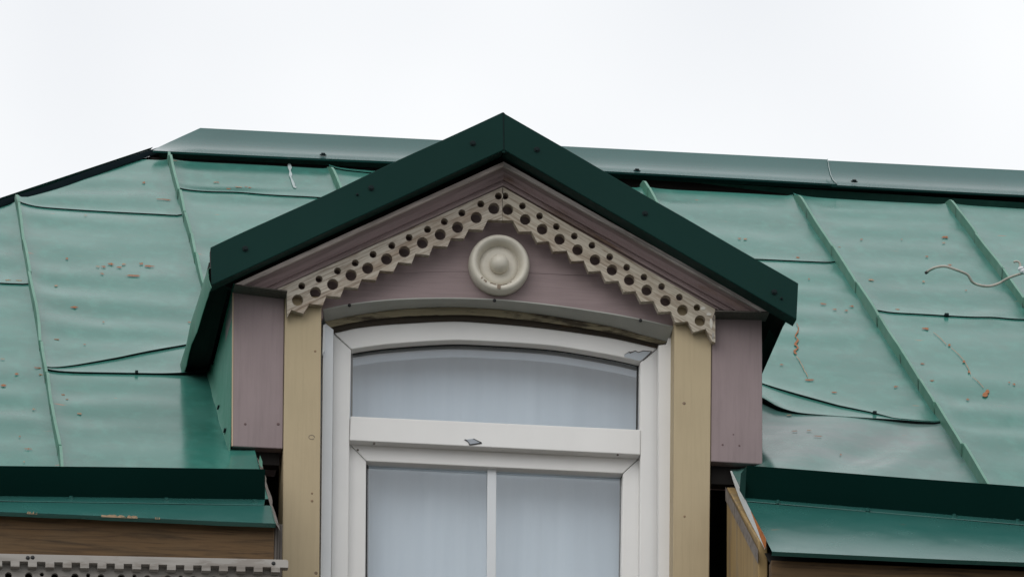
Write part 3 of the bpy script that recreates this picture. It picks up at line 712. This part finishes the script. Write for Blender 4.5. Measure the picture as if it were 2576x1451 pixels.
sml = [(166, 569), (271, 629), (375, 690), (477, 754), (586, 812), (693, 868), (801, 938), (904, 1001), (1009, 1061), (1116, 1118), (1224, 1182), (1331, 1245)]
teeth = [(148, 716), (213, 718), (250, 785), (325, 783), (360, 848), (430, 843), (457, 905), (540, 900), (567, 965), (643, 960), (672, 1027), (745, 1022), (777, 1087), (853, 1082), (885, 1150), (957, 1145), (990, 1210), (1067, 1205), (1098, 1272), (1172, 1268), (1200, 1335), (1275, 1330), (1308, 1395), (1383, 1374)]
outl = [(1265.6, z3(2108, 600)[1])]+[z4(*p) for p in teeth]+[(1791.5, 858), (1799.5, 861), (1799, 777), (1775, 763)]
lace2 = pext('lace_board', outl, LY-.001, LY+.025, laceR, dormer, holes=[circ(*z4(*p), 13.7, 26) for p in big]+[circ(*z4(*p), 8.7, 20) for p in sml], bevel=.0012)
lace2['label'] = 'right cream lace board with drilled holes and peeling lower end'
random.seed(8)
for x, y, a, b, mt in ((1784, 790, 8, 5, cream), (1789, 812, 5, 14, cream), (1793, 845, 3, 9, grey), (1768, 775, 9, 4, cream), (1795, 800, 3, 10, grey2)):
    pt = [(x+a*math.cos(t)*random.uniform(.6, 1.1), y+b*math.sin(t)*random.uniform(.6, 1.1)) for t in np.linspace(0, 5.6, 9)]
    pext('paint_flake', pt, LY-.0025, LY-.0005, mt, lace2)

# rosette
rc = at(1253.6, 672, TY)
rosette = lathe('rosette', rc, [(.055, -.01), (.0975, -.005), (.0985, .014), (.0975, .030), (.093, .043), (.086, .0495), (.079, .048), (.072, .040), (.067, .028), (.0645, .018), (.0635, .0135), (.062, .0135), (.0612, .016), (.046, .0175), (.030, .0165), (.001, .016)], rosem, dormer, sx=.985)
rosette['label'] = 'round cream turned rosette in the gable'
lathe('boss', rc, [(.029, .0155), (.0305, .026), (.0300, .036), (.0275, .045), (.0225, .0535), (.0155, .0595), (.0075, .0628), (.0005, .0638)], rosem, rosette, n=40)
random.seed(3)
rprof = [(.0985, .014), (.0975, .030), (.093, .043), (.086, .0495), (.079, .048), (.072, .040), (.067, .028), (.0645, .018)]
for a0, a1, i0, i1 in ((230, 238, 3.2, 4.4), (246, 262, 4, 5.4), (264, 272, 2.2, 5.4), (271, 290, 4.2, 5.5), (290, 302, 4.7, 5.5), (222, 225, 3, 4.5)):
    n = 7; vs = []
    for k in range(n+1):
        a = R(lerp(a0, a1, k/n)); e0 = i0+random.uniform(0, .7)
        for q in (e0, (e0+i1)/2, i1):
            u = min(int(q), len(rprof)-2); t = q-u; rr_ = lerp(rprof[u][0], rprof[u+1][0], t); hh = lerp(rprof[u][1], rprof[u+1][1], t)+.0024
            vs.append(rc+Vector((rr_*.985*math.cos(a), -hh, rr_*math.sin(a))))
    mk('paint_chip', vs, [(3*k+q, 3*k+3+q, 3*k+4+q, 3*k+1+q) for k in range(n) for q in (0, 1)], barew, rosette)

# posts and pilasters
def post(px, Yf, Yb, mat, name, label, bev=.003):
    o = pext(name, px, Yf, Yb, mat, dormer, bevel=bev); o['label'] = label; return o
p1 = post([(717, 745), (809, 745), (801, 1760), (706, 1760)], 0, .16, ochre, 'post', 'ochre post left of the window')
p2 = post([(1697, 755), (1790.5, 770), (1781, 1800), (1690, 1800)], 0, .16, ochre, 'post', 'ochre post right of the window')
q1 = post([(586, 733), (715.5, 736), (711.5, 1128), (584, 1122)], .006, .30, mauvez, 'pilaster', 'short mauve pilaster left of the ochre post')
q2 = post([(1791.5, 788), (1917, 793), (1918, 1167), (1787.5, 1160)], .006, .30, mauvez, 'pilaster', 'short mauve pilaster right of the ochre post')
pext('bare_edge', [(584.6, 735), (587.6, 735), (586, 1121), (582.6, 1121)], .0045, .012, wood('bare pine edge', (.50, .38, .27), .7, along='z'), q1)
for x, y, rr, par in ((784, 1099, 8, p1), (793, 883, 3, p1), (785, 1240, 2.6, p1), (785, 1259, 3.4, p1), (795, 1440, 4, p1), (1721, 1014, 4, p2), (1722, 1298, 3, p2)):
    c = at(x, y, -.0002)
    if rr < 5: lathe('knot', c, [(.0002, .0004), (rr/830, .0004), (rr/760, -.001)], rust2, par, n=12)
    if rr > 3.5: tube('knot', [c+Vector((rr/800*.9*math.cos(t), 0, rr/800*.7*math.sin(t))) for t in np.linspace(0, 5.9, 16)], .0009, grey2, par, n=5)
knotm = plain('dull mauve knot', (.13, .085, .085), .8)
for x, y, rr, par in ((617, 1066, 5, q1), (700, 1066, 6, q1), (1860, 1120, 4, q2), (1818, 1118, 4, q2), (1845, 1092, 3, q2)):
    lathe('knot', at(x, y, .0055), [(rr/2500, .0004), (rr/1300, .0004), (rr/1200, -.001)], knotm, par, n=9)

# cheeks (green sheet sides)
ch = []
for s, X, lab in ((-1, -.878, 'green sheet metal cheek left of the dormer'), (1, .795, 'green sheet metal cheek right of the dormer')):
    n = 18; rows = [[], [], []]
    for i in range(n+1):
        y = lerp(.012, 1.35, i/n); zb = Z0+TP*y
        fl_ = .010*math.exp(-i/3)
        rows[0].append(Vector((X+s*(.014-fl_), y, zb-.01+.004*math.sin(i*1.7)))); rows[1].append(Vector((X+s*.002, y, zb+.03))); rows[2].append(Vector((X, y, max(zb+.05, 9.93))))
    o = sheet('cheek', rows, cheekm, dormer, thick=.004, off=(-s, 0, 0)); o['label'] = lab; ch.append(o)
for x, y in ((552, 1025), (568, 1083)): screw(atx(x, y, -.881), ch[0], (-1, -.1, .2), .008)

# dormer roof slopes, their drooping side skirts
apx = at(1266, 283, FY)
for s, tip, lab, lab2 in ((-1, at(529, 655, FY), 'left slope of the dormer roof', 'green side skirt along the left dormer eave'), (1, at(2008, 748, FY), 'right slope of the dormer roof', 'green side skirt along the right dormer eave')):
    rz = apx.z-.045; ey = tip.z; X1 = tip.x+(-.012 if s > 0 else .004)
    yb = (rz-Z0)/TP+.2; ye = (tip.z+.08-Z0)/TP+.12
    rows = []
    n = 10
    for v in range(n+1):
        t = v/n; r_ = []
        for i in range(13):
            u = i/12; yy = lerp(FY+.006, lerp(yb, ye, t), u); zz = lerp(rz, ey+.09*min(1, max(0, (yy-FY)/1.2)), t); r_.append(Vector((lerp(apx.x, X1, t), yy, zz)))
        rows.append(r_)
    o = sheet('dormer_roof', rows, roofm, dormer, thick=.012); o['label'] = lab
    b_ = [[p+Vector((0, .04, -.02)) for p in r_] for r_ in rows]
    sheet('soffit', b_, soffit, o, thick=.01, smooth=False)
    if s < 0:
        T = [(528.5, 660), (514.5, 700), (498.5, 753.7), (480.8, 808.7), (473.7, 840.7), (467.5, 869), (452.4, 919), (447, 936)]
        B = [(531, 724), (526, 736), (509, 789), (495, 835), (480.8, 867.6), (471, 906.6), (467.5, 924), (457.7, 945)]
        Xs = -.970
        Tn = spline([atx(x, y, Xs) for x, y in T], 4)
        for p in Tn: p.y = max(p.y, FY+.012); Bn = spline([atx(x, y, Xs+.006) for x, y in B], 4)
        for i, p in enumerate(Bn): p.z += .004*noise.noise(Vector((i*.9, 0, 0)))
        sk_ = sheet('eave_skirt', [[p+Vector((.03, 0, .012)) for p in Tn], Tn, [a.lerp(b, .5)+Vector((-.004, 0, 0)) for a, b in zip(Tn, Bn)], Bn], seamm, o, thick=.002, off=(1, 0, 0))
    else:
        Xs = X1; Tn = [Vector((Xs+.002, y, tip.z-.003)) for y in np.linspace(FY+.01, 1.05, 16)]
        Bn = [Vector((Xs-.022, y, 9.842-.008*u)) for u, y in zip(np.linspace(0, 1, 16), np.linspace(-.08, 1.0, 16))]
        sk_ = sheet('eave_skirt', [[p+Vector((-.03, 0, .012)) for p in Tn], Tn, Bn], darkm, o, thick=.002, off=(-1, 0, 0))
    sk_['label'] = lab2
# soffit boards between skirt and cheek keep the eaves dark
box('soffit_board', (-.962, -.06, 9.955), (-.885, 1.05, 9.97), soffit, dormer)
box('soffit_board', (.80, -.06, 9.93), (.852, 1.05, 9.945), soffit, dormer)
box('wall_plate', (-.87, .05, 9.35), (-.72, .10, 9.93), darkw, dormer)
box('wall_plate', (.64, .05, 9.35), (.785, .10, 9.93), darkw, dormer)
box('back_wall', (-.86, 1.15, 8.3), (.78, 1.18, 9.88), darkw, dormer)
# rake return: dark triangle boards between tympanum and roof above the pilasters
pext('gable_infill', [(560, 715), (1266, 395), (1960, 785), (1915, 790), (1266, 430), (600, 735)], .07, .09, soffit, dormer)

# ------------------------------------------------------------------ arched head: flashing and peeling timber
ARC2 = [(816.8, 809), (890, 794), (972, 781.4), (1050, 775), (1124.6, 772.7), (1185, 774), (1246.8, 777.8), (1320, 786), (1399, 796.7), (1475, 810), (1552, 824.7), (1625, 845), (1679, 860)]
ARC3 = [(838, 836), (868, 829), (900.7, 822), (970, 814), (1043, 809.4), (1100, 806.5), (1160, 805.8), (1247, 811.5), (1320, 818), (1399.5, 827), (1475, 837.5), (1552, 850), (1656, 874)]
A1, A2, A3 = arcs(ARC), arcs(ARC2), arcs(ARC3)
WY = .14
af = sheet('arch_flashing', [[at(x, y-1.5, TY-.006) for x, y in A1], [at(x, y+1.2, TY-.006) for x, y in A1], [at(x, y, .105) for x, y in A2], [at(x, y, .105)+Vector((0, .01, .01)) for x, y in A2]], flash, dormer)
af['label'] = 'grey white arched flashing under the gable boards'
for x, y in ((879, 768), (1244, 756), (1611, 806)): lathe('screw', at(x, y, TY-.007), [(.0002, .004), (.005, .004), (.006, 0)], black, af, n=8)
ml = [((a[0]*.45+b[0]*.55), (a[1]*.45+b[1]*.55)) for a, b in zip(A2, A3)]
am = sheet('arch_moulding', [[at(x, y-2, .12) for x, y in A2], [at(x, y+.5, .104) for x, y in A2], [at(a[0]*.8+b[0]*.2, a[1]*.8+b[1]*.2, .103+.003*noise.noise(Vector((i*.5, 0, 0)))) for i, (a, b) in enumerate(zip(A2, ml))],
                             [at(a[0]*.4+b[0]*.6, a[1]*.4+b[1]*.6+1.2*noise.noise(Vector((i*.6, 5, 0))), .110) for i, (a, b) in enumerate(zip(A2, ml))], [at(x, y+1.5*noise.noise(Vector((i*.8, 8, 0))), .112) for i, (x, y) in enumerate(ml)], [at(x, y, .15) for x, y in ml]], olive, dormer)
am['label'] = 'peeling olive arched timber above the window'
sheet('joint_filler', [[at(x, y-3, .125) for x, y in ml], [at(a[0]*.5+b[0]*.5, a[1]*.5+b[1]*.5, .131) for a, b in zip(ml, A3)], [at(x, y+3, .137) for x, y in A3]], foam, am)
# jamb flashings
jl = pext('jamb_flashing', [(813, 822), (820, 814), (839, 829), (829, 1780), (802.5, 1780)], .085, .12, pvcb, dormer, bevel=.001); jl['label'] = 'bluish white flashing strip left of the window'
jr = pext('jamb_flashing', [(1657, 868), (1676, 866), (1690, 824), (1692, 848), (1691, 1150), (1686, 1230), (1689, 1780), (1656, 1780)], .085, .12, pvc, dormer, bevel=.001); jr['label'] = 'white flashing strip right of the window'
pext('lip', [(813, 818), (819, 814), (818, 880), (811, 890)], .06, .084, pvcb, jl)
# ------------------------------------------------------------------ window
IN1 = [(884, 878), (960, 867), (1043, 860), (1100, 856.5), (1160, 855), (1247, 858.8), (1320, 863), (1399, 870), (1475, 881.5), (1552, 895.5), (1610, 909)]
I1 = arcs(IN1)
head = [p for p in A3]
window = pext('window', [(838, 836)]+[(x, y) for x, y in A3[1:-1]]+[(1656, 874), (1610, 909)]+I1[::-1][1:-1]+[(884, 878)], WY, WY+.07, pvc, dormer, bevel=.003)
window['label'] = 'white plastic window with arched transom light'
f = lambda n, px, a, b, mt=pvc, bv=.003: pext(n, px, a, b, mt, window, bevel=bv)
f('frame_jamb', [(837.5, 837.5), (883.3, 879.5), (879, 1107), (872, 1780), (829, 1780)], WY+.001, WY+.07)
f('frame_jamb', [(1656.5, 875.5), (1611, 910.5), (1611, 1142), (1606, 1780), (1656, 1780)], WY+.001, WY+.07)
f('transom', [(882, 1046), (1611.5, 1080), (1611, 1143), (879.5, 1107)], WY-.003, WY+.075)
SY = WY+.042
f('sash_rail', [(876, 1112), (1612, 1147), (1566.5, 1190), (922, 1159)], SY, SY+.055)
f('sash_stile', [(875.5, 1113), (921.3, 1160.2), (917, 1780), (868, 1780)], SY+.001, SY+.055)
f('sash_stile', [(1612.5, 1148), (1567.2, 1191.2), (1559, 1780), (1612, 1780)], SY+.001, SY+.055)
f('glazing_bar', [(1226.4, 1165), (1249, 1166), (1246, 1780), (1224, 1780)], SY+.022, SY+.034, pvcb, .002)
f('paint_flake', [(1572, 891), (1584, 884), (1583, 888), (1598, 882), (1606, 886), (1618, 882), (1640, 884), (1618, 904), (1606, 907), (1570, 897)], WY-.0012, WY+.0005, plain('peeled film grey', (.42, .46, .50), .4), 0)
for px in ([(1570, 892), (1584, 883), (1582.5, 887), (1598, 881), (1606, 885), (1618, 881), (1640, 883), (1640, 884.2), (1618, 882.6), (1606, 886.6), (1598, 882.8), (1585, 888.6), (1583, 885)],
           [(1638, 884), (1641, 884), (1619, 905), (1616, 905)]): f('film_edge', px, WY-.0025, WY, slat, 0)
f('paint_flake', [(1170, 1105), (1192, 1103), (1212, 1113), (1182, 1118), (1180, 1112)], WY-.0045, WY-.002, plain('peeled film blue', (.33, .36, .40), .4), 0)
for px in ([(1168, 1105), (1172, 1104), (1184, 1118), (1181, 1118.5), (1178, 1111)], [(1180, 1117), (1212, 1112), (1212, 1114.5), (1183, 1119)], [(1190, 1102.5), (1193, 1102.8), (1212, 1112), (1210, 1113)]): f('film_edge', px, WY-.0058, WY-.003, black, 0)
for x, y in ((941, 1115), (1554, 1143), (900, 1131)): lathe('screw', at(x, y, WY-.003), [(.0002, .002), (.0035, .002), (.004, -.001)], slat, window, n=8)
f('film_edge', [(839, 838), (841, 837), (858, 853), (856, 854)], WY-.0008, WY+.002, grey, 0)
# glazing beads and gaskets
def ring(name, outer, inner, Y, mat, par=window):
    O = [at(x, y, Y) for x, y in outer]; I = [at(x, y, Y) for x, y in inner]; n = len(O)
    vs = O+I+[v+Vector((0, .012, 0)) for v in O+I]
    fs = [(i, (i+1) % n, n+(i+1) % n, n+i) for i in range(n)]+[(n+i, n+(i+1) % n, 3*n+(i+1) % n, 3*n+i) for i in range(n)]
    return mk(name, vs, fs, mat, par)
GY = WY+.052
def off(P, dx, dy): return [(x+dx, y+dy) for x, y in P]
arcP = [(884, 884)]+I1[1:-1]+[(1609, 915)]
def glassring(d):     # grid outline of the top light shrunk by d
    cx, cy = 1246, 960; out = []
    for x, y in arcP: out.append((x+(cx-x)/363*d*1.0, y+10+d*.85))
    out += [(1607-d, 1086-d), (880+d, 1052-d)]; return out
IJ = [(884, 879)]+I1[1:-1]+[(1609.5, 909.5)]
strip = lambda name, rws, mt: sheet(name, [[at(x, y+d, Y) for x, y in IJ] for d, Y in rws], mt, window)
strip('glazing_bead', [(-3, WY+.012), (1, WY+.006), (11, WY+.044)], pvc)
strip('gasket', [(9.5, WY+.043), (14.5, WY+.0445), (15, WY+.052)], black)
strip('spacer', [(13, WY+.060), (25, WY+.060)], spacer)
strip('reflection_band', [(22, WY+.068), (43, WY+.075), (43, WY+.085)], plain('pale painted reflection', (.50, .54, .58), .6))  # pale strip added to stand for a reflection along the arched glass
for xa, xb in ((884, 888), (1602, 1606)):
    pext('gasket', [(xa, 884 if xa < 1000 else 915), (xb, 884 if xa < 1000 else 915), (xb-2, 1090), (xa-2, 1090)], WY+.0435, WY+.05, black if xa > 1000 else spacer, window)
pane = lambda px, Y: mk('pane', [at(x, y, Y) for x, y in px], [tuple(range(len(px)))], glassm, window)
pane(glassring(-4), WY+.048)
SG = SY+.04
def rr4(x0, y0, x1, y1, d, yb=1780): return [(x0+d, y0+d), (x1-d, y1+d), (x1-7-d, yb), (x0-4+d, yb)]
ring('gasket', rr4(922, 1164, 1566, 1195, -6), rr4(922, 1164, 1566, 1195, 3), SG-.002, black)
ring('spacer', rr4(922, 1164, 1566, 1195, 1), rr4(922, 1164, 1566, 1195, 6), SG+.012, spacer)
pane([(912, 1155), (1236, 1170), (1234, 1780), (908, 1780)], SG); pane([(1236.3, 1170), (1575, 1186), (1568, 1780), (1234.3, 1780)], SG)
# ------------------------------------------------------------------ curtain behind the glass
rows = []; random.seed(5)
CYd = .325
for v in range(3):
    z = (8.4, 9.3, 10.05)[v]; r_ = []
    for i in range(241):
        x = lerp(-.68, .62, i/240)
        f_ = .002*math.sin(x*38+4.5*noise.noise(Vector((x*2.4, 1, 0))))+.009*noise.noise(Vector((x*5, 2, 0)))+.003*noise.noise(Vector((x*23, 2, 0)))
        r_.append(Vector((x+.01*math.sin(v*2+x*5), CYd+f_*(1 if v < 2 else .9), z)))
    rows.append(r_)
cu = sheet('curtain', rows, curtainm, None); cu['label'] = 'pale sheer curtain hanging in soft folds behind the window glass'; cu['category'] = 'curtain'

# ------------------------------------------------------------------ loose cable over the right roof slope
z5 = lambda x, y: (1803.3+x*.35516, 343.5+y*.35516)
cp = [(1485, 962), (1515, 942), (1560, 924), (1620, 920), (1690, 942), (1770, 975), (1793, 1005), (1810, 1030), (1850, 1050), (1920, 1060), (1990, 1043), (2070, 1000), (2176, 965), (2330, 930), (2480, 940)]
Yc = [1.55, 1.53, 1.5, 1.5, 1.5, 1.52, 1.53, 1.54, 1.56, 1.6, 1.62, 1.6, 1.55, 1.55, 1.6]
pts = [at(*z5(x, y), Yy) for (x, y), Yy in zip(cp, Yc)]
end = pts[-1]
cab = empty('cable', end, 'bent weathered cable sticking out over the right roof slope', 'cable')
tube('sheath', spline(pts, 8), .0046, cable, cab, 10)
tube('strand', [pts[0]+Vector((-.004, 0, -.003)), pts[0], pts[0].lerp(pts[1], .3)],   .0052, black, cab, 8)
tp = [at(*z5(x, y), 1.56) for x, y in ((2103, 889), (2120, 884), (2140, 890), (2148, 910), (2150, 930), (2160, 945), (2185, 965))]
tube('tail', spline(tp, 6), .004, cable, cab, 8)
tube('tie', spline([at(*z5(x, y), 1.55) for x, y in ((2150, 925), (2158, 945), (2172, 957), (2190, 965))], 4), [.008, .010, .011, .010, .008, .010, .011, .010, .008, .010, .009, .008, .007], porc, cab, 10)
ms_ = cab
tube('mount_pole', [Vector((end.x+.02, end.y, Z0+TP*end.y-.03)), Vector((end.x+.02, end.y, end.z+.12))], .017, screwm, ms_, 12)
lathe('foot_plate', Vector((end.x+.02, end.y-.02, Z0+TP*end.y+.01)), [(.001, .02), (.05, .02), (.05, -.02)], screwm, ms_, n=16)
